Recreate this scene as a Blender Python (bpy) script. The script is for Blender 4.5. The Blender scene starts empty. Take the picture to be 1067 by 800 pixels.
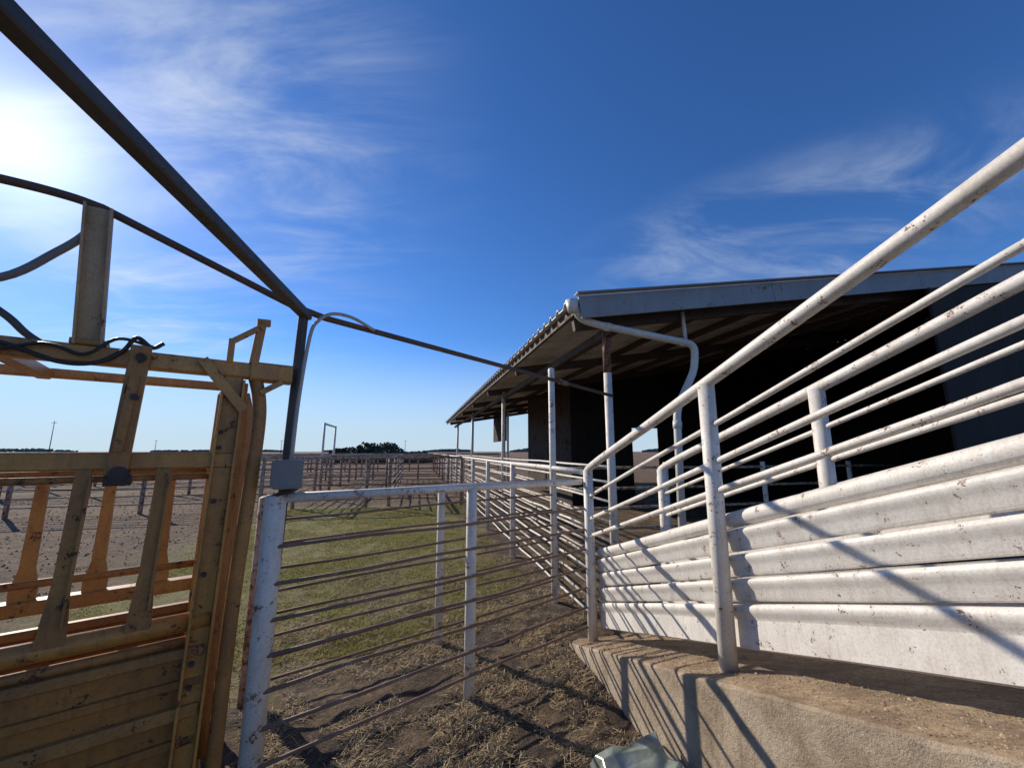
import bpy, math, random
from mathutils import Vector, noise, Matrix
random.seed(7)
R=math.radians
sc=bpy.context.scene
col=sc.collection
V=Vector
# ------------------------------------------------------------------ helpers
def newmat(name):
    m=bpy.data.materials.new(name); m.use_nodes=True
    nt=m.node_tree; nt.nodes.clear()
    return m,nt
def nd(nt,t,**k):
    n=nt.nodes.new(t)
    for a,b in k.items():
        if a=='inp':
            for i,v in b.items(): n.inputs[i].default_value=v
        else: setattr(n,a,b)
    return n
def ramp(nt,fac,stops,interp='LINEAR'):
    r=nd(nt,'ShaderNodeValToRGB'); r.color_ramp.interpolation=interp
    e=r.color_ramp.elements
    while len(e)<len(stops): e.new(0.5)
    for el,(p,c) in zip(e,stops):
        el.position=p; el.color=(c[0],c[1],c[2],1) if hasattr(c,'__len__') else (c,c,c,1)
    nt.links.new(fac,r.inputs[0]); return r.outputs[0]
def mix(nt,f,a,b,mode='MIX'):
    m=nd(nt,'ShaderNodeMix',data_type='RGBA',blend_type=mode)
    for s,v in ((m.inputs[0],f),(m.inputs[6],a),(m.inputs[7],b)):
        if isinstance(v,bpy.types.NodeSocket): nt.links.new(v,s)
        elif isinstance(v,(tuple,list)): s.default_value=(v[0],v[1],v[2],1)
        else: s.default_value=v
    return m.outputs[2]
def noi(nt,vec,scale,detail=6,rough=.6,dist=0):
    n=nd(nt,'ShaderNodeTexNoise'); n.inputs['Scale'].default_value=scale
    n.inputs['Detail'].default_value=detail; n.inputs['Roughness'].default_value=rough
    n.inputs['Distortion'].default_value=dist
    nt.links.new(vec,n.inputs['Vector']); return n.outputs[0]
def math_(nt,op,a,b=None,clamp=False):
    m=nd(nt,'ShaderNodeMath',operation=op,use_clamp=clamp)
    for i,v in enumerate((a,b)):
        if v is None: continue
        if isinstance(v,bpy.types.NodeSocket): nt.links.new(v,m.inputs[i])
        else: m.inputs[i].default_value=v
    return m.outputs[0]
def finish(nt,colr,rough=.6,metal=0,bump=None,bs=.3,bd=.01,trans=0):
    b=nd(nt,'ShaderNodeBsdfPrincipled'); o=nd(nt,'ShaderNodeOutputMaterial')
    if isinstance(colr,bpy.types.NodeSocket): nt.links.new(colr,b.inputs['Base Color'])
    else: b.inputs['Base Color'].default_value=(*colr,1)
    if isinstance(rough,bpy.types.NodeSocket): nt.links.new(rough,b.inputs['Roughness'])
    else: b.inputs['Roughness'].default_value=rough
    b.inputs['Metallic'].default_value=metal
    if bump is not None:
        bp=nd(nt,'ShaderNodeBump'); bp.inputs['Strength'].default_value=bs; bp.inputs['Distance'].default_value=bd
        nt.links.new(bump,bp.inputs['Height']); nt.links.new(bp.outputs[0],b.inputs['Normal'])
    if trans:
        tr=nd(nt,'ShaderNodeBsdfTranslucent'); ms=nd(nt,'ShaderNodeMixShader'); ms.inputs[0].default_value=trans
        if isinstance(colr,bpy.types.NodeSocket): nt.links.new(colr,tr.inputs[0])
        nt.links.new(b.outputs[0],ms.inputs[1]); nt.links.new(tr.outputs[0],ms.inputs[2]); nt.links.new(ms.outputs[0],o.inputs[0])
    else: nt.links.new(b.outputs[0],o.inputs[0])
def pos(nt): return nd(nt,'ShaderNodeNewGeometry').outputs['Position']
def painted(name,base,base2,rust,amt,scale=9,rough=.55,bs=.35,rust2=None,grime=.35,streak=0):
    m,nt=newmat(name); p=pos(nt)
    n1=noi(nt,p,scale,7,.7,.3); n2=noi(nt,p,scale*.35,4,.6); n3=noi(nt,p,scale*7,4,.7)
    c=mix(nt,ramp(nt,n2,[(.35,0),(.65,1)]),base,base2)
    c=mix(nt,math_(nt,'MULTIPLY',ramp(nt,n3,[(.45,0),(.75,1)]),grime),c,rust)
    if streak:
        mp=nd(nt,'ShaderNodeMapping'); mp.inputs['Scale'].default_value=(1,1,.12); nt.links.new(p,mp.inputs[0])
        n4=noi(nt,mp.outputs[0],scale*2.6,5,.7)
        c=mix(nt,math_(nt,'MULTIPLY',ramp(nt,n4,[(.5,0),(.75,1)]),streak),c,rust)
    k=math_(nt,'ADD',math_(nt,'MULTIPLY',n1,.62),math_(nt,'MULTIPLY',n3,.38))
    f=ramp(nt,k,[(amt,1),(amt+.02,0)])
    r2=rust2 or (rust[0]*.45,rust[1]*.4,rust[2]*.4)
    rc=mix(nt,n3,rust,r2)
    c=mix(nt,f,c,rc)
    h=math_(nt,'SUBTRACT',math_(nt,'MULTIPLY',n3,.35),f)
    finish(nt,c,math_(nt,'ADD',math_(nt,'MULTIPLY',f,.3),rough),0,h,bs,.004)
    return m
WHITE=painted('white_chipped_paint',(.76,.72,.65),(.63,.58,.51),(.26,.14,.08),.41,13,.55,.35,None,.35,.25)
WHITEB=painted('white_weathered_board_paint',(.77,.74,.68),(.65,.61,.55),(.28,.16,.10),.398,16,.6,.4,None,.4,.3)
ROD=painted('rusty_rod_steel',(.25,.145,.095),(.15,.085,.055),(.40,.32,.25),.41,14,.7,.4,(.30,.24,.2))
WROD=painted('flaking_white_rod_paint',(.62,.57,.50),(.46,.38,.31),(.20,.10,.055),.43,14,.7)
OLDPOST=painted('rusty_white_post_paint',(.50,.42,.34),(.38,.28,.21),(.20,.10,.06),.47,12,.65)
YEL=painted('worn_mustard_paint',(.56,.28,.06),(.41,.19,.042),(.15,.07,.035),.40,10,.42,.3,None,.5,.5)
YELD=painted('dirty_ochre_paint',(.45,.215,.052),(.30,.135,.038),(.11,.055,.03),.41,9,.55,.3,None,.55,.5)
YELP=painted('orange_brown_panel_paint',(.42,.18,.036),(.28,.115,.027),(.10,.05,.024),.395,6,.5,.3,None,.6,.6)
TAN=painted('faded_tan_plate_paint',(.55,.37,.20),(.40,.25,.12),(.15,.09,.05),.38,9,.6,.3,None,.4,.4)
DARK=painted('dark_pipe_paint',(.045,.045,.046),(.075,.074,.074),(.12,.07,.05),.40,12,.5)
DRUST=painted('dark_rusty_pipe',(.09,.06,.045),(.06,.045,.038),(.20,.10,.06),.47,16,.6)
GREYP=painted('grey_galvanised_pipe',(.20,.195,.19),(.13,.13,.13),(.14,.09,.06),.36,10,.5)
CONDM=painted('pale_conduit',(.42,.41,.38),(.33,.32,.30),(.3,.24,.2),.38,10,.4)
BOXM=painted('grey_enamel',(.20,.21,.215),(.15,.16,.17),(.12,.09,.07),.34,12,.45)
FASC=painted('pale_fascia_paint',(.30,.325,.35),(.23,.255,.28),(.2,.16,.13),.38,3,.7,.15,None,.3,.4)
RUSTP=painted('rust_streaked_post',(.30,.18,.12),(.22,.11,.07),(.14,.06,.035),.48,8,.75)
PVC=painted('white_pvc',(.66,.65,.61),(.56,.54,.50),(.35,.3,.25),.33,6,.45,.1,None,.3,.3)
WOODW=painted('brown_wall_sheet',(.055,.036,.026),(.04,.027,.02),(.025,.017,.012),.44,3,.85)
DWALL=painted('shade_toned_wall_sheet',(.016,.015,.015),(.012,.011,.011),(.01,.009,.008),.44,3,.95)  # darkness inside the barn is put into this wall colour
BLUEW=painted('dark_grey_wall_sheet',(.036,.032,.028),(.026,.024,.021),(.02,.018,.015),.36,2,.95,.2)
RAFT=painted('dark_rafter_steel',(.06,.045,.04),(.045,.03,.027),(.10,.05,.03),.45,5,.7)
BLACK,nt=newmat('black_rubber'); finish(nt,(.02,.02,.022),.5)
ROOF,nt=newmat('aged_galvanised_roof_sheet'); p=pos(nt)
n=noi(nt,p,1.3,5,.65); n2=noi(nt,p,14,4,.6)
c=mix(nt,ramp(nt,n,[(.4,0),(.62,1)]),(.66,.65,.63),(.48,.43,.39)); c=mix(nt,math_(nt,'MULTIPLY',n2,.25),c,(.25,.18,.13))
finish(nt,c,.5,.15,n2,.1,.003)
GALV,nt=newmat('crumpled_pale_metal'); p=pos(nt)
n=noi(nt,p,9,6,.6); finish(nt,ramp(nt,n,[(.35,(.20,.23,.18)),(.7,(.46,.50,.42))]),.32,.35,noi(nt,p,16,3,.5),.4,.015)
CONC,nt=newmat('weathered_dusty_concrete'); p=pos(nt)
g=nd(nt,'ShaderNodeNewGeometry'); sx=nd(nt,'ShaderNodeSeparateXYZ'); nt.links.new(g.outputs['Normal'],sx.inputs[0])
n=noi(nt,p,4,7,.7); n2=noi(nt,p,38,6,.78); n3=noi(nt,p,150,4,.7)
c1=ramp(nt,n,[(.32,(.29,.21,.14)),(.5,(.48,.375,.265)),(.70,(.56,.46,.345))])
c2=ramp(nt,n2,[(.3,(.18,.115,.065)),(.48,(.41,.285,.17)),(.7,(.60,.46,.30))])
c2=mix(nt,ramp(nt,n,[(.42,.7),(.56,0)]),c2,(.20,.13,.08))
c=mix(nt,ramp(nt,sx.outputs[2],[(.55,0),(.85,1)]),c1,c2)
c=mix(nt,ramp(nt,n2,[(.55,0),(.70,.4)]),c,(.26,.18,.115))
c=mix(nt,ramp(nt,n3,[(.30,.65),(.44,0)]),c,(.13,.09,.055))
finish(nt,c,.94,0,math_(nt,'ADD',math_(nt,'MULTIPLY',n2,1.2),math_(nt,'MULTIPLY',n3,.5)),.9,.016)

# ------------------------------------------------------------------ mesh helpers
class MB:
    def __init__(s): s.v=[];s.f=[];s.smooth=[]
    def tube(s,pts,r,seg=12,sm=True,cap=True):
        pts=[V(p) for p in pts]; n=len(pts); base=len(s.v)
        rr=r if hasattr(r,'__len__') else [r]*n
        t0=(pts[1]-pts[0]).normalized()
        up=V((0,0,1)) if abs(t0.z)<.9 else V((1,0,0))
        a=t0.cross(up).normalized()
        for i,p in enumerate(pts):
            if i==0:t=pts[1]-p
            elif i==n-1:t=p-pts[i-1]
            else:t=(pts[i+1]-p).normalized()+(p-pts[i-1]).normalized()
            t.normalize(); a=(a-t*a.dot(t)).normalized(); b=t.cross(a)
            for j in range(seg):
                an=2*math.pi*j/seg
                s.v.append(p+(a*math.cos(an)+b*math.sin(an))*rr[i])
        for i in range(n-1):
            for j in range(seg):
                k=(j+1)%seg
                s.f.append((base+i*seg+j,base+i*seg+k,base+(i+1)*seg+k,base+(i+1)*seg+j)); s.smooth.append(sm)
        if cap:
            s.f.append(tuple(base+j for j in range(seg))[::-1]); s.smooth.append(False)
            s.f.append(tuple(base+(n-1)*seg+j for j in range(seg))); s.smooth.append(False)
        return s
    def beam(s,p0,p1,w,h,side=None,ch=.12):
        p0=V(p0);p1=V(p1);t=(p1-p0).normalized()
        if side is None:
            up=V((0,0,1)) if abs(t.z)<.9 else V((0,1,0))
            a=t.cross(up).normalized()
        else:
            a=V(side); a=(a-t*a.dot(t)).normalized()
        b=a.cross(t).normalized(); base=len(s.v)
        c=min(w,h)*ch; W=w/2;H=h/2
        sec=[(W-c,H),(W,H-c),(W,-H+c),(W-c,-H),(-W+c,-H),(-W,-H+c),(-W,H-c),(-W+c,H)]
        for p in (p0,p1):
            for x,y in sec: s.v.append(p+a*x+b*y)
        for j in range(8):
            k=(j+1)%8; s.f.append((base+j,base+k,base+8+k,base+8+j)); s.smooth.append(False)
        s.f.append(tuple(base+j for j in range(8))[::-1]); s.f.append(tuple(base+8+j for j in range(8))); s.smooth+=[False]*2
        return s
    def plate(s,outline,origin,u,v,nrm,th):
        base=len(s.v); n=len(outline)
        for o in (-th/2,th/2):
            for x,y in outline: s.v.append(origin+u*x+v*y+nrm*o)
        s.f.append(tuple(base+i for i in range(n))[::-1]); s.f.append(tuple(base+n+i for i in range(n))); s.smooth+=[False]*2
        for i in range(n):
            k=(i+1)%n; s.f.append((base+i,base+k,base+n+k,base+n+i)); s.smooth.append(False)
        return s
    def quad(s,a,b,c,d):
        k=len(s.v); s.v+= [V(a),V(b),V(c),V(d)]; s.f.append((k,k+1,k+2,k+3)); s.smooth.append(False); return s
def spline(pts,n=8):
    pts=[V(p) for p in pts]; out=[]
    P=[pts[0]*2-pts[1]]+pts+[pts[-1]*2-pts[-2]]
    for i in range(1,len(P)-2):
        for k in range(n):
            t=k/n; a,b,c,d=P[i-1],P[i],P[i+1],P[i+2]
            out.append(.5*((2*b)+(c-a)*t+(2*a-5*b+4*c-d)*t*t+(3*b-a-3*c+d)*t**3))
    out.append(pts[-1]); return out
def elbows(pts,r=.08,n=6):
    """polyline with tight rounded corners"""
    pts=[V(p) for p in pts]; out=[pts[0]]
    for i in range(1,len(pts)-1):
        a=(pts[i-1]-pts[i]); b=(pts[i+1]-pts[i]); ra=min(r,a.length*.45); rb=min(r,b.length*.45)
        p=pts[i]+a.normalized()*ra; q=pts[i]+b.normalized()*rb
        for k in range(n+1):
            t=k/n; out.append(p*(1-t)**2+pts[i]*2*t*(1-t)+q*t*t)
    out.append(pts[-1]); return out
def empty(name,loc,label,cat,group=None):
    o=bpy.data.objects.new(name,None); o.location=loc; col.objects.link(o); o.empty_display_size=.2
    o["label"]=label; o["category"]=cat
    if group:o["group"]=group
    return o
def parent_world(p):
    l=V((0,0,0))
    while p: l+=p.location; p=p.parent
    return l
import bmesh
def mesh(name,mb,mat,parent=None,label=None,cat=None,kind=None,fixn=True):
    L=parent_world(parent) if parent else V((0,0,0))
    me=bpy.data.meshes.new(name); me.from_pydata([tuple(v-L) for v in mb.v],[],mb.f)
    me.polygons.foreach_set('use_smooth',mb.smooth if len(mb.smooth)==len(mb.f) else [False]*len(mb.f))
    me.update()
    if fixn:
        bm=bmesh.new(); bm.from_mesh(me); bmesh.ops.recalc_face_normals(bm,faces=bm.faces); bm.to_mesh(me); bm.free()
    me.materials.append(mat)
    o=bpy.data.objects.new(name,me); col.objects.link(o)
    if parent: o.parent=parent
    if label:o["label"]=label
    if cat:o["category"]=cat
    if kind:o["kind"]=kind
    return o

# site axes
d1=V((-.232,.973,0)); d2=V((.973,.232,0))
P0=V((.73,3.92,0))
def pt(s,l,z=0): return P0+d1*s-d2*l+V((0,0,z))
def gz(x,y):
    d=math.hypot(x,y); a=max(0,1-d/60)
    if a<=0: return 0
    n=noise.noise(V((x*1.1,y*1.1,0)))*.035+noise.noise(V((x*4,y*4,3)))*.024+noise.noise(V((x*13,y*13,7)))*.018*max(0,1-d/12)
    return n*a-.02

# ------------------------------------------------------------------ ground
def axis(a,b,st,far):
    xs=[]; x=a
    while x<=b: xs.append(x); x+=st
    s=st; x=b
    while x<far: s*=1.13; x+=s; xs.append(x)
    s=st; x=a
    while x>-far: s*=1.13; x-=s; xs.insert(0,x)
    return xs
xs=axis(-3,2.6,.04,3500); ys=axis(1.4,7.4,.04,3500)
mb=MB()
for y in ys:
    for x in xs: mb.v.append(V((x,y,gz(x,y))))
nx=len(xs)
for j in range(len(ys)-1):
    for i in range(nx-1): mb.f.append((j*nx+i,j*nx+i+1,(j+1)*nx+i+1,(j+1)*nx+i))
mb.smooth=[True]*len(mb.f)
GR,nt=newmat('dirt_straw_and_grass'); p=pos(nt)
def dotp(v,off):
    m=nd(nt,'ShaderNodeVectorMath',operation='DOT_PRODUCT'); nt.links.new(p,m.inputs[0]); m.inputs[1].default_value=v
    return math_(nt,'ADD',m.outputs['Value'],off)
S=dotp(d1,-P0.dot(d1)); L=dotp(-d2,P0.dot(d2))
big=noi(nt,p,.5,4,.6); med=noi(nt,p,2.0,7,.72); fine=noi(nt,p,24,6,.75); vf=noi(nt,p,110,3,.7)
def sstep(v,a,b):
    m=nd(nt,'ShaderNodeMapRange',interpolation_type='SMOOTHSTEP'); nt.links.new(v,m.inputs[0]); m.inputs[1].default_value=a; m.inputs[2].default_value=b; return m.outputs[0]
dirt=ramp(nt,fine,[(.3,(.06,.036,.021)),(.5,(.17,.107,.06)),(.7,(.34,.24,.135))])
dirt=mix(nt,ramp(nt,med,[(.45,.92),(.55,0)]),dirt,(.048,.030,.019))
dirt=mix(nt,ramp(nt,vf,[(.5,0),(.68,.5)]),dirt,(.46,.34,.20))
field=ramp(nt,fine,[(.3,(.07,.038,.019)),(.5,(.19,.108,.055)),(.72,(.33,.205,.11))])
field=mix(nt,ramp(nt,med,[(.40,.75),(.56,0)]),field,(.075,.042,.022))
field=mix(nt,ramp(nt,big,[(.42,0),(.6,.22)]),field,(.28,.18,.095))
far=sstep(S,9,14)
grass=ramp(nt,fine,[(.3,(.10,.095,.02)),(.5,(.24,.225,.055)),(.7,(.38,.33,.11))])
grass=mix(nt,ramp(nt,med,[(.48,0),(.60,.8)]),grass,(.29,.22,.095))
Sn=math_(nt,'ADD',S,math_(nt,'MULTIPLY',math_(nt,'SUBTRACT',med,.5),4.5))
Ln=math_(nt,'ADD',L,math_(nt,'MULTIPLY',math_(nt,'SUBTRACT',med,.5),4.0))
q=nd(nt,'ShaderNodeVectorMath',operation='DOT_PRODUCT'); nt.links.new(p,q.inputs[0]); q.inputs[1].default_value=(-.61,.79,0)
qn=math_(nt,'ADD',q.outputs['Value'],math_(nt,'MULTIPLY',math_(nt,'SUBTRACT',med,.5),2.5))
gm=math_(nt,'MULTIPLY',math_(nt,'MULTIPLY',sstep(qn,3.4,4.2),math_(nt,'SUBTRACT',1,sstep(Sn,9.2,11))),
   math_(nt,'MULTIPLY',sstep(Ln,.0,1.0),math_(nt,'SUBTRACT',1,sstep(Ln,4.4,6.6))))
leftf=sstep(L,4,7)
c=mix(nt,math_(nt,'MAXIMUM',far,leftf),dirt,field)
c=mix(nt,gm,c,grass)
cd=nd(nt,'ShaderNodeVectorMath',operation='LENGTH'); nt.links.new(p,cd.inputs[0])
c=mix(nt,math_(nt,'MULTIPLY',sstep(cd.outputs['Value'],200,2500),.5),c,(.25,.21,.16))  # distance haze mixed into the far ground colour
vor=nd(nt,'ShaderNodeTexVoronoi'); vor.inputs['Scale'].default_value=5; nt.links.new(p,vor.inputs['Vector'])
hh=math_(nt,'ADD',math_(nt,'ADD',fine,math_(nt,'MULTIPLY',vf,.25)),math_(nt,'MULTIPLY',vor.outputs['Distance'],-.6))
hh=math_(nt,'ADD',hh,math_(nt,'MULTIPLY',med,1.5))
finish(nt,c,.95,0,hh,1.0,.07)
g=mesh('ground',mb,GR,kind='structure',fixn=False)

# litter
def flat(name,c1,c2,rough=.8,trans=0):
    m,nt=newmat(name); finish(nt,ramp(nt,noi(nt,pos(nt),25,3,.6),[(.35,c1),(.65,c2)]),rough,trans=trans); return m
STRAW=flat('dry_straw',(.24,.165,.085),(.55,.41,.22)); CHIP=flat('dark_litter',(.07,.042,.026),(.19,.12,.07))
GRS=flat('green_grass',(.18,.185,.035),(.33,.31,.08),.8,.4); DRYG=flat('dry_grass',(.32,.26,.11),(.48,.39,.18),.8,.3)
CLOD=flat('soil_clod',(.13,.075,.04),(.28,.175,.095))
def inramp(x,y):
    w=V((x,y,0))-P0; s=-w.dot(d1); l=w.dot(d2)
    return s>-.05 and -.22<l<1.1
def litter(name,n,reg,ln,wd,mat,lab,lift=.012,up=.3):
    mb=MB(); c=0
    while c<n:
        x=random.uniform(reg[0],reg[1]); y=reg[2]+(reg[3]-reg[2])*random.random()**1.3
        if inramp(x,y): continue
        if noise.noise(V((x*2.0,y*2.0,11)))+.5*noise.noise(V((x*6,y*6,2)))+random.uniform(-.22,.28)<0.04: continue
        c+=1; a=random.gauss(.6,.9); l=random.uniform(*ln)/2; w=random.uniform(*wd)/2
        z=gz(x,y)+random.uniform(.002,lift); t=V((math.cos(a),math.sin(a),random.uniform(-up,up))); sd=V((-t.y,t.x,random.uniform(-.6,.6))).normalized()
        P=V((x,y,z)); mb.quad(P-t*l-sd*w,P+t*l-sd*w,P+t*l+sd*w,P-t*l+sd*w)
    mesh(name,mb,mat,kind='stuff',label=lab,cat='straw',fixn=False)
litter('straw_litter',60000,(-2.2,2.2,1.7,7),(.012,.075),(.0015,.0036),STRAW,'fine dry straw scattered on the bare dirt',.022,.5)
litter('dark_chip_litter',9000,(-2.2,2.2,1.7,6),(.01,.03),(.004,.010),CHIP,'dark chips scattered on the bare dirt',.015,.4)
mb=MB()
for i in range(9000):
    dd=3.2+20*random.random()**1.4; an=R(random.uniform(98,158)); x=math.cos(an)*dd; y=math.sin(an)*dd
    w_=V((x,y,0))-P0
    if V((x,y,0)).dot(V((-.61,.79,0)))<3.6 or (-w_.dot(d2)<5.6 and w_.dot(d1)<10.5): continue
    r=random.uniform(.006,.022)*(1+dd*.05); c0=V((x,y,gz(x,y)+r*.2)); k=len(mb.v)
    for dx,dy,dz in((1,0,0),(0,1,0),(-1,0,0),(0,-1,0),(0,0,.7)): mb.v.append(c0+V((dx,dy,dz))*r*random.uniform(.6,1.2))
    mb.f+=[(k,k+1,k+4),(k+1,k+2,k+4),(k+2,k+3,k+4),(k+3,k,k+4)]
mesh('soil_clods',mb,CLOD,kind='stuff',label='loose brown soil clods on the churned field',cat='soil',fixn=False)
def grassf(name,n,mat,dens,hmin,hmax,lab):
    mb=MB(); c=0;tr=0
    while c<n and tr<n*8:
        tr+=1
        s=.3+9.5*random.random()**1.5; l=random.uniform(.1,5.2); P=pt(s,l)
        if P.dot(V((-.61,.79,0)))<3.6+.4*noise.noise(V((P.x*2,P.y*2,9))): continue
        if noise.noise(V((P.x*.9,P.y*.9,5)))+.5*noise.noise(V((P.x*4,P.y*4,5)))+random.uniform(-.25,.25)<dens: continue
        c+=1; P.z=gz(P.x,P.y); h=random.uniform(hmin,hmax); a=random.uniform(0,6.28); w=V((math.cos(a),math.sin(a),0))*.0035*(1+s*.12)
        tip=P+V((random.uniform(-.03,.03),random.uniform(-.03,.03),h)); k=len(mb.v)
        mb.v+=[P-w,P+w,tip]; mb.f.append((k,k+1,k+2))
    mesh(name,mb,mat,kind='stuff',label=lab,cat='grass',fixn=False)
grassf('green_grass',60000,GRS,-.06,.010,.032,'short yellow-green grass growing in the pen')
grassf('dry_grass',50000,DRYG,-.35,.010,.035,'short dry grass growing in the pen')

# ------------------------------------------------------------------ fences
def wob(p0,p1,a=.006,step=.5):
    p0=V(p0);p1=V(p1); n=max(2,int((p1-p0).length/step)); out=[]
    for i in range(n+1):
        q=p0.lerp(p1,i/n)
        if 0<i<n: q=q+V((random.uniform(-a,a),random.uniform(-a,a),random.uniform(-a,a)*1.3))
        out.append(q)
    return out
def fence(p0,p1,posts,h,rods,label,postr=.045,topr=.03,rodr=.012,group=None,pm=WHITE,tm=WHITE,rm=ROD,h1=None,seg=10):
    p0=V(p0);p1=V(p1); D=(p1-p0); ln=D.length; t=D/ln; h1=h1 or h
    e=empty('pipe_fence',p0,label,'fence',group)
    for k,pp in enumerate(posts):
        x,ph,pr,mt=(pp if isinstance(pp,tuple) else (pp,h,postr,pm))
        q=p0+t*x; m=MB(); lean=V((random.uniform(-.008,.008),random.uniform(-.008,.008),0))
        m.tube([q+V((0,0,-.15)),q+V((0,0,ph*.5))+lean*.5,q+V((0,0,ph))+lean,q+V((0,0,ph+.012))+lean],[pr,pr,pr,pr*.6],16); mesh('post',m,mt,e)
    m=MB().tube(wob(p0+V((0,0,h)),p1+V((0,0,h1)),.004,1.2),topr,12); mesh('top_rail',m,tm,e)
    side=V((t.y,-t.x,0))*(postr*.95)
    for i,rh in enumerate(rods):
        m=MB().tube(wob(p0+side+V((0,0,rh)),p1+side+V((0,0,rh*h1/h)),.009,.5),rodr,seg); mesh('rail',m,rm[i%len(rm)] if isinstance(rm,list) else rm,e)
    return e
A=V((-1.32,2.3,0)); B=V((-.31,3.155,0)); C=V((.66,3.95,0))
rods=[.14,.31,.48,.65,.82,1.0,1.19]
fence(A,C,[(0,1.45,.055,WHITE),((B-A).length,1.42,.040,WHITE)],1.44,rods,'white pipe fence with thin rusty rails along the alley',topr=.028,rodr=.0105,h1=1.41)
A2=V((-1.83,3.07,0)); C2=pt(1.0,-.0); B2=V((-.68,3.98,0))
fence(A2,C2-V((.06,.05,0)),[(0,1.36,.055,OLDPOST),((B2-A2).length,1.36,.036,WHITE)],1.36,[.12,.26,.40,.55,.70,.86,1.03,1.2],'rusty pipe fence on the grass side of the alley',topr=.022,tm=OLDPOST,rodr=.0105)
fence(pt(.12,0),pt(21,0),[(.9,2.72,.040,WHITE)]+[x for x in (3.0,5.4,7.8,10.2,12.6,15,17.4,19.8)],1.5,[.2,.33,.46,.59,.72,.85,.98,1.12,1.3],'long white pipe fence running beside the barn',rodr=.0125,rm=[WHITE,WROD,WROD])
fl='weathered pipe pen fence on bare dirt'
gp='pipe pen fences around the corrals'
def run(a,b,h=1.5,rm=OLDPOST,sp=2.6):
    a=V(a);b=V(b);n=int((b-a).length/sp)
    fence(a,b,[i*(b-a).length/n for i in range(n+1)],h,[.22,.45,.68,.91,1.14,1.33],fl,group=gp,rodr=.018,rm=rm,seg=6,postr=.055,topr=.035,tm=OLDPOST,pm=OLDPOST)
run(pt(10,.1),pt(10,15),rm=ROD); run(pt(15.5,.1),pt(15.5,22),rm=ROD); run(pt(23,-4),pt(23,34),rm=ROD)
run(pt(34,-6),pt(34,40)); run(pt(10.1,5.2),pt(34,5.2)); run(pt(15.6,10.5),pt(34,10.5)); run(pt(15.6,17),pt(34,17),rm=ROD); run(pt(21.2,0),pt(34,0))
run(pt(15.6,22),pt(34,22),rm=ROD); run(pt(10.1,2.4),pt(23,2.4),rm=WROD)
def arch(c,w,h,label):
    e=empty('gate_arch',c,label,'gate')
    for sgn in(-1,1):
        mesh('post',MB().tube([c+d1*sgn*w/2+V((0,0,-.1)),c+d1*sgn*w/2+V((0,0,h+.05))],.05,10),WHITE,e)
    mesh('crossbar',MB().tube([c+d1*-w/2+V((0,0,h)),c+d1*w/2+V((0,0,h))],.045,10),WHITE,e)
arch(V((-8.9,19.6,0)),2.6,2.95,'tall white pipe gate frame among the pens')

# ------------------------------------------------------------------ loading ramp
SL=.333
def rp(s,l,h=0): return P0-d1*s+d2*l+V((0,0,SL*s+h))
mb=MB(); N=110; lat=[-.2,-.19,-.15,-.1,-.03,.05,.2,.4,.6,.8,.94,.98]
sA,sB=-.06,3.75
rows=[]
for i in range(N+1):
    s=sA+(sB-sA)*i/N; r=[]
    top=rp(max(s,0),0).z+.02
    chip=max(0,noise.noise(V((s*5,3,3)))-.25)*.05+max(0,noise.noise(V((s*17,3,3))))*.007
    for k in (0,.33,.66,.9):
        q=rp(s,-.2); z=-.15+(top-.012+.15)*k; jit=noise.noise(V((s*6,z*6,1)))*.006-(chip*.3 if k==.9 else 0)
        q=q-d2*jit; r.append(V((q.x,q.y,z)))
    for l in lat:
        q=rp(s,l); z=top-(.012+chip if l==-.2 else (.002+chip*.4 if l==-.19 else 0))+noise.noise(V((s*5,l*5,2)))*.006+noise.noise(V((s*22,l*22,4)))*(.004 if l<-.12 else .008)
        q=q-d2*((noise.noise(V((s*6,9,1)))*.005-chip*.4) if l<-.18 else 0)
        r.append(V((q.x,q.y,z)))
    q=rp(s,.98); r.append(V((q.x,q.y,-.15)))
    rows.append(r)
n=len(rows[0])
for r in rows: mb.v+=r
for i in range(N):
    for j in range(n-1): mb.f.append((i*n+j,i*n+j+1,(i+1)*n+j+1,(i+1)*n+j))
mb.f.append(tuple(range(n))); mb.f.append(tuple(N*n+j for j in range(n))[::-1])
mb.smooth=[False]*len(mb.f)
ro=mesh('loading_ramp',mb,CONC,label='sloping concrete loading ramp with dirt-covered top',cat='ramp')
mb=MB()
for i in range(6000):
    s=random.uniform(.05,3.5); l=random.uniform(-.17,.5); r=random.uniform(.0015,.005)*(1 if random.random()<.96 else 2.2); c0=rp(s,l,.021+r*.2); k=len(mb.v)
    for dx,dy,dz in((1,0,0),(0,1,0),(-1,0,0),(0,-1,0),(0,0,.8)): mb.v.append(c0+V((dx,dy,dz))*r*random.uniform(.6,1.3))
    mb.f+=[(k,k+1,k+4),(k+1,k+2,k+4),(k+2,k+3,k+4),(k+3,k,k+4)]
CRUMB=flat('sandy_crumb',(.26,.18,.105),(.5,.38,.24))
mesh('ramp_crumbs',mb,CRUMB,kind='stuff',label='small dirt crumbs lying on the concrete ramp',cat='dirt',fixn=False)

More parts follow.
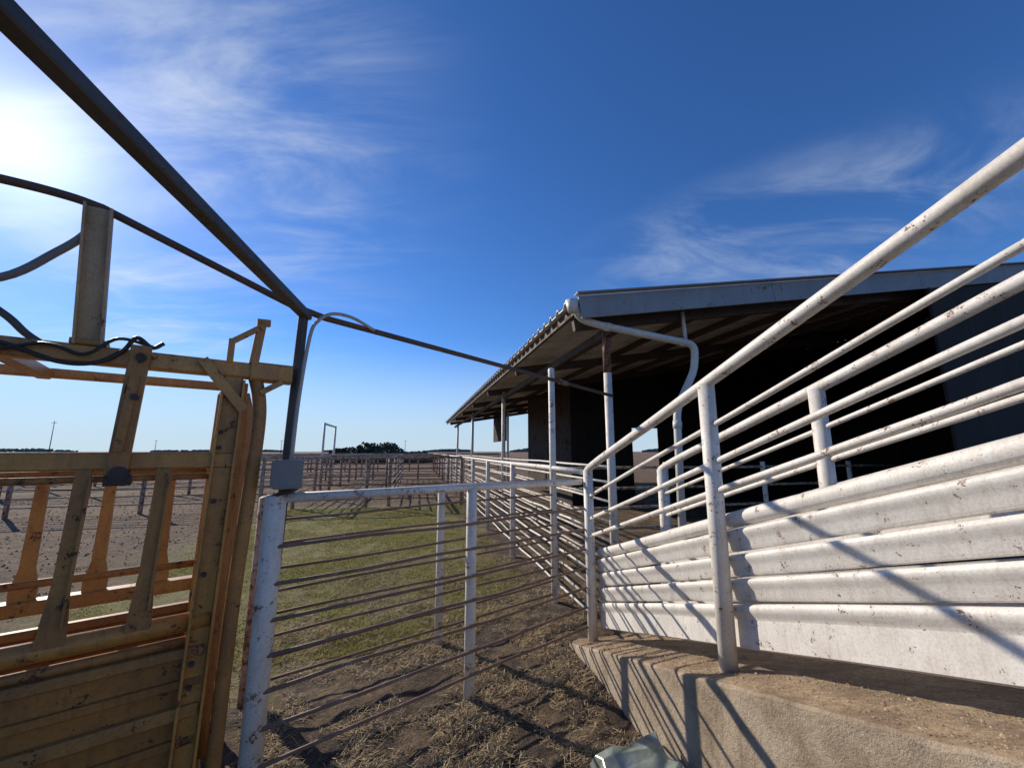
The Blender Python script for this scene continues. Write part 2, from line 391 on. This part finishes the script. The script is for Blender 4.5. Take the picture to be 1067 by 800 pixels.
def rampfence(l,label):
    o=rp(0,l); e=empty('ramp_fence',o,label,'fence','fences on the loading ramp')
    for s in (0,1.69,3.38):
        b=rp(s,l,-.05); t=rp(s,l,1.52)
        mesh('post',MB().tube([b,(b+t)/2,t],.045,18),WHITE,e)
    pts=[rp(-.03,l,1.38),rp(-.02,l,1.47)]+wob(rp(.08,l,1.535),rp(3.72,l,1.515),.003,.9)
    mesh('top_rail',MB().tube(spline(pts,4),.034,18),WHITE,e)
    for h,r in((1.275,.015),(1.07,.017),(.915,.017)):
        mesh('rail',MB().tube(wob(rp(-.02,l+.0,h),rp(3.72,l,h),.005,.8),r,14),WHITE,e)
    il=l+(.074 if l<.4 else -.074)
    o2=-1 if l<.4 else 1
    for bi,(a,b) in enumerate(((.12,.334),(.346,.458),(.470,.582),(.594,.708),(.718,.800))):
        m=MB(); N=46; H=b-a
        # lapped pressed board: lower edge tucked back, face leaning out to a broad ridge
        if bi==0: sec=[(-.020,a),(-.004,a),(.004,a+.008),(.005,b-.075),(.012,b-.058),(.020,b-.042),(.025,b-.026),(.023,b-.010),(.012,b-.001),(-.006,b),(-.020,b)]
        elif bi==4: sec=[(-.020,a),(-.006,a),(.008,a+.006),(.018,a+.020),(.024,a+.040),(.022,b-.024),(.012,b-.008),(-.006,b),(-.020,b)]
        else: sec=[(-.020,a),(-.008,a),(.0,a+.006),(.004,a+.016),(.007,a+H*.40),(.014,a+H*.56),(.021,a+H*.70),(.025,a+H*.83),(.021,b-.007),(.010,b-.001),(-.006,b),(-.020,b)]
        for i in range(N+1):
            s=.03+3.66*i/N; w=noise.noise(V((s*1.3,a*9,0)))*.008+noise.noise(V((s*4.3,a*9,0)))*.003
            for x,h in sec: m.v.append(rp(s,il+o2*(x+w),h+noise.noise(V((s*1.1,a*9,8)))*.004))
        k=len(sec)
        for i in range(N):
            for j in range(k):
                j2=(j+1)%k; m.f.append((i*k+j,i*k+j2,(i+1)*k+j2,(i+1)*k+j)); m.smooth.append(3<=j<k-3)
        m.f.append(tuple(range(k))); m.f.append(tuple(N*k+j for j in range(k))[::-1]); m.smooth+=[False]*2
        mesh('board',m,WHITEB,e)
rampfence(0,'white chipped pipe fence with steel side boards on concrete ramp')
rampfence(.80,'white pipe fence on the barn side of the ramp')

# ------------------------------------------------------------------ barn
C0=V((.857,4.876,0))
def bp(s,r,z): return C0+d1*s+d2*r+V((0,0,z))
RS=.163; Z0=3.53; LEN=22.5; WID=13.5
def rz(r): return Z0+RS*r
barn=empty('open_barn',bp(.2,.53,0),'long open-sided metal barn with sloping corrugated roof','barn')
m=MB(); pitch=.30; s=0; prof=[]
while s<LEN:
    prof+= [(s,0),(s+pitch*.56,0),(s+pitch*.68,.065),(s+pitch*.88,.065)]; s+=pitch
prof.append((s,0))
rr=[-.10,3.3,6.7,10,WID]
for th in (0,-.012):
    for r in rr:
        for s,z in prof: m.v.append(bp(s,r,rz(r)+z+th+.08))
n=len(prof); R_=len(rr)
for t in(0,1):
    for i in range(R_-1):
        for j in range(n-1):
            a=t*R_*n+i*n+j; m.f.append((a,a+1,a+n+1,a+n))
for j in range(n-1): m.f.append((j,j+1,R_*n+j+1,R_*n+j))
m.smooth=[False]*len(m.f)
mesh('roof',m,ROOF,barn,fixn=False)
m=MB(); r=0.0
while r<WID-.1:
    r2=min(r+3.05,WID)
    m.beam(bp(-.03,r+.004,rz(r)-.02),bp(-.03,r2-.004,rz(r2)-.02),.03,.29,side=d1); r=r2
mesh('fascia',m,FASC,barn)
m=MB(); m.beam(bp(-.06,-.06,rz(0)+.145),bp(-.06,WID,rz(WID)+.145),.12,.02,side=d1); mesh('roof_edge_trim',m,FASC,barn)
for r in [.02,1.3,2.5,3.7,4.9,6.1,7.3,8.5,9.7,10.9,12.1]:
    mesh('purlin',MB().beam(bp(.02,r,rz(r)+.0),bp(LEN,r,rz(r)+.0),.055,.12),RAFT,barn)
sp=[.32,7.0,13.7,20.4]
for s in sp+[3.6,10.3,17]:
    mesh('rafter',MB().beam(bp(s,.05,rz(.05)-.15),bp(s,WID,rz(WID)-.15),.08,.17),RAFT,barn)
for i,s in enumerate(sp):
    zt=rz(.53)-.16
    if i==0:
        mesh('post',MB().tube([bp(s,.53,-.1),bp(s,.53,2.75)],.054,14),WHITE,barn)
        mesh('rusty_post_top',MB().tube([bp(s,.53,2.75),bp(s,.53,zt)],.056,14),RUSTP,barn)
    else: mesh('post',MB().tube([bp(s,.53,-.1),bp(s,.53,zt)],.06,14),WHITE,barn)
mesh('eave_beam',MB().beam(bp(.1,.53,rz(.5)-.3),bp(LEN,.53,rz(.5)-.3),.08,.12),RAFT,barn)
for s in (8.5,15.5):
    mesh('post',MB().tube([bp(s,2.6,-.1),bp(s,2.6,rz(2.6)-.2)],.055,10),WHITE,barn)
def ribwall(name,a,b,zb,ztA,ztB,mat,pitch=.25,depth=.03):
    a=V(a);b=V(b);L_=(b-a).length;t=(b-a)/L_;nn=V((t.y,-t.x,0)); m=MB(); x=0; pr=[]
    while x<L_-pitch: pr+=[(x,0),(x+pitch*.6,0),(x+pitch*.7,depth),(x+pitch*.9,depth)]; x+=pitch
    pr+=[(x,0),(L_,0)]
    for o in (0,-.02):
        for w in (0,1):
            for x,dn in pr:
                z=zb if w==0 else ztA+(ztB-ztA)*x/L_
                q=a+t*x+nn*(dn+o); m.v.append(V((q.x,q.y,z)))
    n=len(pr)
    for o in(0,1):
        for j in range(n-1): k=o*2*n+j; m.f.append((k,k+1,k+n+1,k+n))
    m.smooth=[False]*len(m.f); mesh(name,m,mat,barn,fixn=False)
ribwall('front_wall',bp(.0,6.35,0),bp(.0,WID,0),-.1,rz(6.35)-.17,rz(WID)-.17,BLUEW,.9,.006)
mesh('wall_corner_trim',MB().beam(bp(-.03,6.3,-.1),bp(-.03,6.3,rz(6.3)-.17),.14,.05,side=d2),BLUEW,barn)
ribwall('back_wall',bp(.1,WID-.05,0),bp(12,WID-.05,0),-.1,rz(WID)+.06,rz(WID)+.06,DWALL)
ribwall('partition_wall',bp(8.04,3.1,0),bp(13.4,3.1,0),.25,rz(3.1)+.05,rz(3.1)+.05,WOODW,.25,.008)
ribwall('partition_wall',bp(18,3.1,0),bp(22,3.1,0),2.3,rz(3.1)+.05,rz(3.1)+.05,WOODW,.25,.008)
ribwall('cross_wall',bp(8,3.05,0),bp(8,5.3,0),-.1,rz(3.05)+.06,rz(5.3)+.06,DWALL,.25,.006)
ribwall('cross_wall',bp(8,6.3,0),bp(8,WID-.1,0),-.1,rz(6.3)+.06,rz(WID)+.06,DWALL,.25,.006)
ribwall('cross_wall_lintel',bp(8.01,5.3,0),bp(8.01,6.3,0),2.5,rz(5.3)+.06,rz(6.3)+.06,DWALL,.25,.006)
for h in (.3,.55,.8,1.05,1.3,1.5):
    mesh('side_rail',MB().tube(wob(bp(.32,.53,h),bp(21,.53,h),.01,1.5),.018,8),WHITE if h>1.0 else WROD,barn)
for h in (.35,.7,1.05,1.4):
    mesh('pen_rail',MB().tube(wob(bp(2.2,.53,h),bp(2.2,9,h),.01,1.5),.025,8),OLDPOST,barn)
for r in (2.6,4.8,7):
    mesh('pen_post',MB().tube([bp(2.2,r,-.1),bp(2.2,r,1.5)],.045,10),WHITE,barn)
pts=[bp(.02,-.06,3.57),V((.88,4.97,3.40)),V((1.14,5.03,3.335)),V((2.54,5.36,3.16)),V((2.50,5.35,2.80)),V((2.20,5.30,2.25)),V((2.15,5.3,.0))]
mesh('downspout',MB().tube(elbows(pts,.13),.049,16),PVC,barn)
for a,b in ((V((1.22,5.05,3.325)),V((1.30,5.07,3.315))),(V((2.32,5.31,3.19)),V((2.40,5.33,3.178))),(V((2.196,5.3,2.1)),V((2.193,5.3,2.0)))):
    mesh('downspout_collar',MB().tube([a,b],.057,16),PVC,barn)
mesh('gutter_outlet',MB().tube([bp(.02,-.08,3.61),bp(.02,-.08,3.45)],[.09,.055],16),PVC,barn)
mesh('vent_pipe',MB().tube([V((2.48,5.5,3.2)),V((2.46,5.5,3.68))],.026,12),PVC,barn)

# ------------------------------------------------------------------ cattle squeeze chute
O=A.copy(); a_=V((-.79,-.61,0)); n_=V((-.61,.79,0)); W=.75; Z_=V((0,0,1))
def cp(k,off,h): return O+a_*k+n_*off+V((0,0,h))
ch=empty('squeeze_chute',cp(.9,W/2,0),'worn yellow steel cattle squeeze chute with drop bars','cattle chute')
E=1.95
def part(nm,m,mat=YEL): return mesh(nm,m,mat,ch)
for off,sg in((0,-1),(W,1)):
    for k in (.285,E):
        m=MB().beam(cp(k,off,0),cp(k-.03,off,2.10),.085,.05,side=a_)
        m.beam(cp(k-.045,off-.035,0),cp(k-.075,off-.035,2.08),.012,.05,side=a_)
        m.beam(cp(k+.045,off-.035,0),cp(k+.015,off-.035,2.08),.012,.05,side=a_)
        part('upright',m)
    part('upright_tube',MB().tube(spline([cp(.160,off,-.02),cp(.150,off,.9),cp(.128,off,1.5),cp(.118,off,1.85),cp(.130,off,2.0),cp(.155,off,2.10)],5),.034,14),YELD)
    part('top_beam',MB().beam(cp(-.01 if off==0 else .16,off,2.14),cp(E+.1,off,2.14),.075,.085 if off==0 else .05,side=n_))
    part('middle_bar',MB().beam(cp(.2,off,1.655),cp(E,off,1.655),.07,.08,side=n_))
    part('middle_rod',MB().tube([cp(.2,off,1.575),cp(E,off,1.575)],.016,10),YELD)
    part('lower_bar',MB().tube([cp(.24,off,.885),cp(E,off,.885)],.042,14) if off==0 else MB().beam(cp(.22,off,.885),cp(E,off,.885),.09,.07,side=n_),YEL)
    part('lower_rod',MB().tube([cp(.24,off,1.0 if off else .80),cp(E,off,1.0 if off else .80)],.022,10),YELD)
    for k in (.49,.76,1.03,1.30,1.57,1.80):
        o=off-.03 if off==0 else off
        if off==0:
            m=MB().plate([(-.046,0),(.046,0),(.040,.10),(.028,.25),(.026,.72),(-.024,.72),(-.026,.25),(-.040,.10)],cp(k+.015,o,.90),a_,(Z_-a_*.02).normalized(),n_,.022)
            m.beam(cp(k-.014,o-.018,.98),cp(k-.026,o-.018,1.58),.010,.022,side=a_)
        else:
            m=MB().plate([(-.05,.02),(-.03,-.03),(.03,-.03),(.05,.02),(.052,.08),(.030,.18),(.024,.72),(-.024,.72),(-.030,.18),(-.052,.08)],cp(k,o,.90),a_,Z_,n_,.022)
        part('drop_bar',m,YELD if off==0 else YEL)
    m=MB()
    m.beam(cp(.25,off,.625),cp(E,off,.625),.016,.22,side=n_)
    m.beam(cp(.25,off,.34),cp(E,off,.34),.018,.26,side=n_)
    part('side_panel',m,YELP)
    for hh_,w_,t_ in((.755,.045,.045),(.62,.028,.035),(.50,.06,.055),(.37,.028,.035)):
        part('panel_rib',MB().beam(cp(.25,off-.018,hh_),cp(E,off-.018,hh_),w_,t_,side=n_),YELD if w_>.03 else YELP)
    part('base_rail',MB().beam(cp(.2,off,.15),cp(E+.05,off,.15),.08,.1,side=n_),YELP)
part('beam_end_sleeve',MB().beam(cp(-.02,0,2.14),cp(.185,0,2.14),.095,.105,side=n_))
part('brace',MB().beam(cp(.40,-.052,2.17),cp(.20,-.052,1.92),.05,.025,side=a_))
part('brace',MB().beam(cp(.13,-.03,2.02),cp(.03,-.03,2.09),.045,.03,side=n_))
part('latch_post',MB().beam(cp(.175,-.03,2.18),cp(.155,-.03,2.42),.045,.045,side=a_))
part('latch_cap',MB().beam(cp(.18,-.03,2.42),cp(.115,-.03,2.425),.045,.035,side=n_).tube([cp(.15,-.07,2.385),cp(.15,.04,2.385)],.014,8))
part('latch_arm',MB().beam(cp(.17,-.055,2.38),cp(.29,-.055,2.28),.018,.030,side=n_).beam(cp(.285,-.055,2.30),cp(.285,-.055,2.17),.030,.016,side=a_))
part('release_arm',MB().beam(cp(.635,-.06,2.20),cp(.655,-.06,1.58),.075,.035,side=a_).beam(cp(.64,-.085,2.05),cp(.66,-.085,1.70),.035,.02,side=a_),YELD)
part('pivot_hinge',MB().tube([cp(.645,-.10,1.60),cp(.645,.02,1.60)],.034,14).beam(cp(.60,-.07,1.57),cp(.69,-.07,1.57),.045,.045,side=n_),RAFT)
part('pivot_bolt',MB().tube([cp(.63,-.10,2.14),cp(.63,0,2.14)],.020,12),RAFT)
part('pivot_bolt',MB().tube([cp(.63,-.11,1.95),cp(.63,-.03,1.95)],.015,8),RAFT)
for k,h in((.285,1.80),(.285,1.72),(.28,1.45),(.285,1.1),(.29,.7),(.29,.6)):
    part('bolt_head',MB().tube([cp(k,-.02,h),cp(k,-.045,h)],.012,6),RAFT)
part('overhead_channel',MB().beam(cp(.82,0,2.16),cp(.868,0,2.86),.095,.035,side=a_).beam(cp(.775,-.03,2.18),cp(.823,-.03,2.86),.010,.04,side=a_).beam(cp(.865,-.03,2.18),cp(.913,-.03,2.86),.010,.04,side=a_),TAN)
part('channel_foot',MB().beam(cp(.76,0,2.195),cp(.88,0,2.195),.09,.025,side=n_),YELD)
part('overhead_hoop',MB().tube(spline([cp(.868,.0,2.84),cp(.90,.0,2.72),cp(.98,0,2.60),cp(1.12,0,2.44),cp(1.35,0,2.36),cp(1.7,0,2.34),cp(E,0,2.2)],6),.017,12),GREYP)
part('overhead_hoop',MB().tube(spline([cp(.96,-.0,2.165),cp(1.02,-.0,2.21),cp(1.1,0,2.29),cp(1.3,.05,2.42),cp(1.6,.1,2.5)],6),.015,12),DARK)
for k in (.24,1.1,E):
    part('cross_beam',MB().beam(cp(k,.03,2.13),cp(k,W-.03,2.13),.06,.06))
part('cross_beam',MB().beam(cp(.24,.03,.12),cp(.24,W-.03,.12),.08,.06))
part('floor_plate',MB().beam(cp(.25,W/2,.11),cp(E,W/2,.11),W-.1,.02,side=n_),YELP)
for o in (.22,.53):
    part('head_gate_bar',MB().tube(spline([cp(.2,o,.15),cp(.2,o+(.06 if o<.4 else -.06),1.0),cp(.2,o,1.7),cp(.2,o,2.1)],5),.028,12),YELD)
part('hydraulic_hose',MB().tube(spline([cp(1.8,-.05,2.22),cp(1.3,-.05,2.16),cp(1.08,-.06,2.15),cp(.9,-.06,2.09),cp(.78,-.06,2.10),cp(.70,-.05,2.17),cp(.66,-.05,2.24),cp(.60,-.05,2.20),cp(.56,-.04,2.23)],8),.010,8),BLACK)
part('hydraulic_hose',MB().tube(spline([cp(1.8,-.07,2.17),cp(1.2,-.06,2.10),cp(.95,-.07,2.16),cp(.82,-.075,2.13),cp(.72,-.07,2.22),cp(.6,-.02,2.21)],8),.008,8),BLACK)

# ------------------------------------------------------------------ overhead pipes, pole, box
T=V((-1.285,2.35,2.53))
pole=empty('overhead_pole_frame',V((-1.365,2.37,0)),'dark steel pole carrying an overhead beam beside yellow chute','pole')
mesh('pole',MB().beam(V((-1.355,2.38,0.0)),T+V((-.005,.01,.0)),.045,.045,side=(1,0,0)),DARK,pole)
mesh('overhead_beam',MB().beam(T+V((.005,.03,0)),V((-1.10,.15,2.73)),.062,.05,side=(1,0,0)),DARK,pole)
op=empty('overhead_pipe',V((-1.26,2.40,0)),'long thin rusty pipe strung from chute to barn post','pipe')
j=T+V((.0,.05,.025)); endp=V((1.30,5.12,2.41))
lead=spline([cp(2.0,0,2.80),cp(1.5,0,2.86),cp(1.15,0,2.885),cp(.97,0,2.885),cp(.86,.0,2.87)],6)
q=cp(.86,0,2.87)
pp=lead+[q.lerp(j,.3),q.lerp(j,.6),q.lerp(j,.9),j.lerp(endp,.03),j.lerp(endp,.1),j.lerp(endp,.3),j.lerp(endp,.6),endp]
mesh('pipe',MB().tube(pp,.020,12),DRUST,op)
mesh('pipe_coupling',MB().tube([j.lerp(endp,.70),j.lerp(endp,.735)],.028,12),ROD,op)
cd_=empty('electrical_box',V((-1.24,2.28,1.58)),'grey electrical box with conduit on top of white post','electrical box')
mesh('box_body',MB().beam(V((-1.235,2.25,1.50)),V((-1.235,2.25,1.655)),.135,.09,side=(.8,.6,0),ch=.08),BOXM,cd_)
mesh('box_cover',MB().beam(V((-1.232,2.198,1.508)),V((-1.232,2.198,1.647)),.12,.012,side=(.8,.6,0)),BOXM,cd_)
mesh('mounting_bracket',MB().beam(V((-1.33,2.30,1.45)),V((-1.22,2.30,1.495)),.08,.02),RAFT,cd_)
mesh('conduit',MB().tube(spline([V((-1.252,2.30,1.64)),V((-1.252,2.32,2.0)),V((-1.230,2.34,2.38)),V((-1.20,2.36,2.49)),V((-1.14,2.42,2.56)),V((-1.06,2.54,2.575)),V((-.97,2.70,2.54))],6),.0105,12),CONDM,cd_)

# ------------------------------------------------------------------ scrap metal
me_=empty('scrap_metal_container',V((.64,2.28,.0)),'crumpled pale greenish metal container lying against the ramp','scrap metal')
bm=bmesh.new(); bmesh.ops.create_cube(bm,size=1)
bmesh.ops.scale(bm,vec=(.42,.30,.15),verts=bm.verts)
for v in bm.verts:
    if v.co.z>0: v.co.x*=.86; v.co.y*=.8
bmesh.ops.subdivide_edges(bm,edges=bm.edges[:],cuts=3,use_grid_fill=True)
for v in bm.verts: v.co+=V((noise.noise(v.co*14),noise.noise(v.co*14+V((5,5,5))),noise.noise(v.co*12+V((9,1,1)))))*.036
bmesh.ops.triangulate(bm,faces=bm.faces[:])
bmesh.ops.bevel(bm,geom=[e for e in bm.edges if e.calc_face_angle(0)>.5],offset=.004,segments=1,affect='EDGES')
m_=bpy.data.meshes.new('container_body'); bm.to_mesh(m_); bm.free(); m_.materials.append(GALV)
o=bpy.data.objects.new('container_body',m_); col.objects.link(o); o.parent=me_; o.location=(0,.03,.075); o.rotation_euler=(R(10),R(-5),R(14))
mesh('container_rim',MB().tube(elbows([V((.43,2.29,.12)),V((.47,2.18,.165)),V((.72,2.16,.175)),V((.86,2.25,.15)),V((.82,2.45,.13))],.04,4),.007,8),GALV,me_)

# ------------------------------------------------------------------ distance
LEAF=flat('dark_foliage',(.02,.028,.012),(.055,.065,.03)); BARK=flat('dark_bark',(.05,.035,.025),(.1,.07,.05))
def clump(c,sx,sy,sz,n,ls,label,name='bush'):
    e=empty(name,c,label,'bush'); m=MB()
    for i in range(n):
        while True:
            u=V((random.uniform(-1,1),random.uniform(-1,1),random.uniform(0,1)))
            if u.length<1: break
        k=.75+.35*noise.noise(V((u.x*2.0+c.x,u.y*2.0,u.z*2)))+.1
        q=c+V((u.x*sx*k,u.y*sy*k,u.z*sz*k*(1+.25*noise.noise(V((u.x*3,c.x,1))))))
        a=V((random.uniform(-1,1),random.uniform(-1,1),random.uniform(-1,1))).normalized(); b=a.orthogonal().normalized()*ls; a=a*ls
        m.quad(q-a-b,q+a-b,q+a+b,q-a+b)
    mesh('foliage',m,LEAF,e,fixn=False)
    m=MB()
    for i in range(5):
        m.tube([c+V((random.uniform(-.3,.3)*sx,0,-.1)),c+V((random.uniform(-.5,.5)*sx,0,sz*.5))],[.12,.04],6)
    mesh('branch',m,BARK,e)
clump(V((-21,62,0)),7,4,3.0,7500,.15,'dark leafy bush mound beyond the pens')
clump(V((-25.5,64,0)),5,3,2.4,4200,.15,'low dark bush beside the larger mound')
clump(V((-16.0,66,0)),4,3,1.9,2600,.14,'small dark bush beyond the pens')
m=MB()
for i in range(5200):
    a=random.uniform(-62,62); 
    f=noise.noise(V((a*.16,0,0)))
    if f<-.05: continue
    d=900; x=d*math.tan(R(a*.95)); 
    if abs(x)>2200: continue
    q=V((x,d+60*noise.noise(V((a*.3,1,1))),random.random()*(3+9*f)))
    s=random.uniform(1.2,2.6); m.quad(q+V((-s*1.6,0,-s)),q+V((s*1.4,0,-s)),q+V((s*1.5,0,s)),q+V((-s,0,s*.8)))
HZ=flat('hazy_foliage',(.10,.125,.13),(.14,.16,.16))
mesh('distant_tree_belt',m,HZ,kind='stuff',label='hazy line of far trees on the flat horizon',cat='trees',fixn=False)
def upole(c,h,r=.18,lab='wooden utility pole standing far across the field'):
    e=empty('utility_pole',c,lab,'utility pole','distant utility poles')
    mesh('pole_shaft',MB().tube([c,c+V((0,0,h))],[r,r*.6],6),BARK,e)
    mesh('crossarm',MB().beam(c+V((-1.1,0,h-.7)),c+V((1.1,0,h-.7)),.14,.14),BARK,e)
upole(V((-172,150,0)),13,.16,'tall thin utility pole standing far across the field')
for x,y in((-230,260),(-150,262),(-70,264)): upole(V((x,y,0)),9)

# ------------------------------------------------------------------ light
sd=V((-1.25,.885,.76)).normalized()
az=math.atan2(sd.x,sd.y); el=math.asin(sd.z)
sl=bpy.data.lights.new('sun','SUN'); sl.energy=5.0; sl.angle=R(.53); sl.color=(1,.91,.77)
so=bpy.data.objects.new('sun',sl); col.objects.link(so); so.rotation_euler=sd.to_track_quat('Z','Y').to_euler(); so.location=(-20,15,15)
w=bpy.data.worlds.new('World'); sc.world=w; w.use_nodes=True; nt=w.node_tree; nt.nodes.clear()
tc=nd(nt,'ShaderNodeTexCoord').outputs['Generated']
sky=nd(nt,'ShaderNodeTexSky',sky_type='NISHITA'); sky.sun_disc=False; sky.sun_elevation=el; sky.sun_rotation=az%(2*math.pi)
sky.altitude=1000; sky.air_density=1.0; sky.dust_density=.04; sky.ozone_density=2.2
hsv=nd(nt,'ShaderNodeHueSaturation'); hsv.inputs['Saturation'].default_value=1.12; hsv.inputs['Value'].default_value=1.0
nt.links.new(sky.outputs[0],hsv.inputs['Color'])
skyb=mix(nt,1.0,hsv.outputs[0],(.66,1.0,1.45),'MULTIPLY')
def vm(op,a,b):
    m=nd(nt,'ShaderNodeVectorMath',operation=op)
    for i,v in enumerate((a,b)):
        if isinstance(v,bpy.types.NodeSocket): nt.links.new(v,m.inputs[i])
        else: m.inputs[i].default_value=v
    return m
def mr(v,a,b,c=0,d=1):
    m=nd(nt,'ShaderNodeMapRange',interpolation_type='SMOOTHSTEP'); nt.links.new(v,m.inputs[0])
    for i,x in enumerate((a,b,c,d)): m.inputs[i+1].default_value=x
    return m.outputs[0]
sep=nd(nt,'ShaderNodeSeparateXYZ'); nt.links.new(tc,sep.inputs[0])
skyb=mix(nt,mr(sep.outputs[2],0.0,.28,.92,0),skyb,(5.4,6.8,8.1))
zz=math_(nt,'ADD',math_(nt,'MAXIMUM',sep.outputs[2],0),.12)
cb=nd(nt,'ShaderNodeCombineXYZ'); nt.links.new(math_(nt,'DIVIDE',sep.outputs[0],zz),cb.inputs[0]); nt.links.new(math_(nt,'DIVIDE',sep.outputs[1],zz),cb.inputs[1])
mp=nd(nt,'ShaderNodeMapping'); nt.links.new(cb.outputs[0],mp.inputs[0]); mp.inputs['Rotation'].default_value=(0,0,R(35)); mp.inputs['Scale'].default_value=(1.0,2.6,1)
st1=noi(nt,mp.outputs[0],1.3,9,.62,.6)
mp2=nd(nt,'ShaderNodeMapping'); nt.links.new(cb.outputs[0],mp2.inputs[0]); mp2.inputs['Rotation'].default_value=(0,0,R(-10)); mp2.inputs['Scale'].default_value=(1.0,2.0,1)
st2=noi(nt,mp2.outputs[0],1.6,9,.62,.8)
def blob(c,sc_,r0,r1):
    a=vm('SUBTRACT',tc,V(c).normalized()); b=vm('MULTIPLY',a.outputs[0],sc_); l=vm('LENGTH',b.outputs[0],(0,0,0))
    return mr(l.outputs['Value'],r0,r1,1,0)
m1=blob((-.52,.62,.60),(1,1,1.0),.05,.55)
m2=blob((.55,.73,.42),(1,1,3.3),.12,.52)
m3=blob((-.75,.65,.22),(1,1,2.6),.05,.5)
c1=math_(nt,'MULTIPLY',mr(st1,.36,.84),m1)
c2=math_(nt,'MULTIPLY',mr(st2,.36,.88),m2)
c3=math_(nt,'MULTIPLY',mr(st1,.44,.85),math_(nt,'MULTIPLY',m3,.6))
cl=math_(nt,'ADD',math_(nt,'ADD',math_(nt,'MULTIPLY',c1,.68),math_(nt,'MULTIPLY',c2,.62)),c3,True)
skyc=mix(nt,cl,skyb,(7.0,7.8,8.8))
dt=vm('DOT_PRODUCT',tc,tuple(sd)); dv=math_(nt,'MAXIMUM',dt.outputs['Value'],0)
g1=math_(nt,'MULTIPLY',math_(nt,'POWER',dv,45),2.2); g2=math_(nt,'MULTIPLY',math_(nt,'POWER',dv,9),.5); g3=math_(nt,'MULTIPLY',math_(nt,'POWER',dv,220),6.0)
gl=math_(nt,'ADD',math_(nt,'ADD',g1,g2),g3)
gc=vm('SCALE',(1,.985,.96),(0,0,0)); nt.links.new(gl,gc.inputs['Scale'])
fin=vm('ADD',skyc,gc.outputs[0])
bg=nd(nt,'ShaderNodeBackground'); nt.links.new(fin.outputs[0],bg.inputs[0]); bg.inputs[1].default_value=.10
ow=nd(nt,'ShaderNodeOutputWorld'); nt.links.new(bg.outputs[0],ow.inputs[0])
# ------------------------------------------------------------------ camera
cam=bpy.data.cameras.new('camera'); cam.lens=14.0; cam.sensor_width=36; cam.clip_start=.05; cam.clip_end=8000
co=bpy.data.objects.new('camera',cam); col.objects.link(co); co.location=(0,0,1.7); co.rotation_euler=(R(90+9.6),0,0)
sc.camera=co
sc.view_settings.view_transform='Standard'; sc.view_settings.look='None'; sc.view_settings.exposure=0
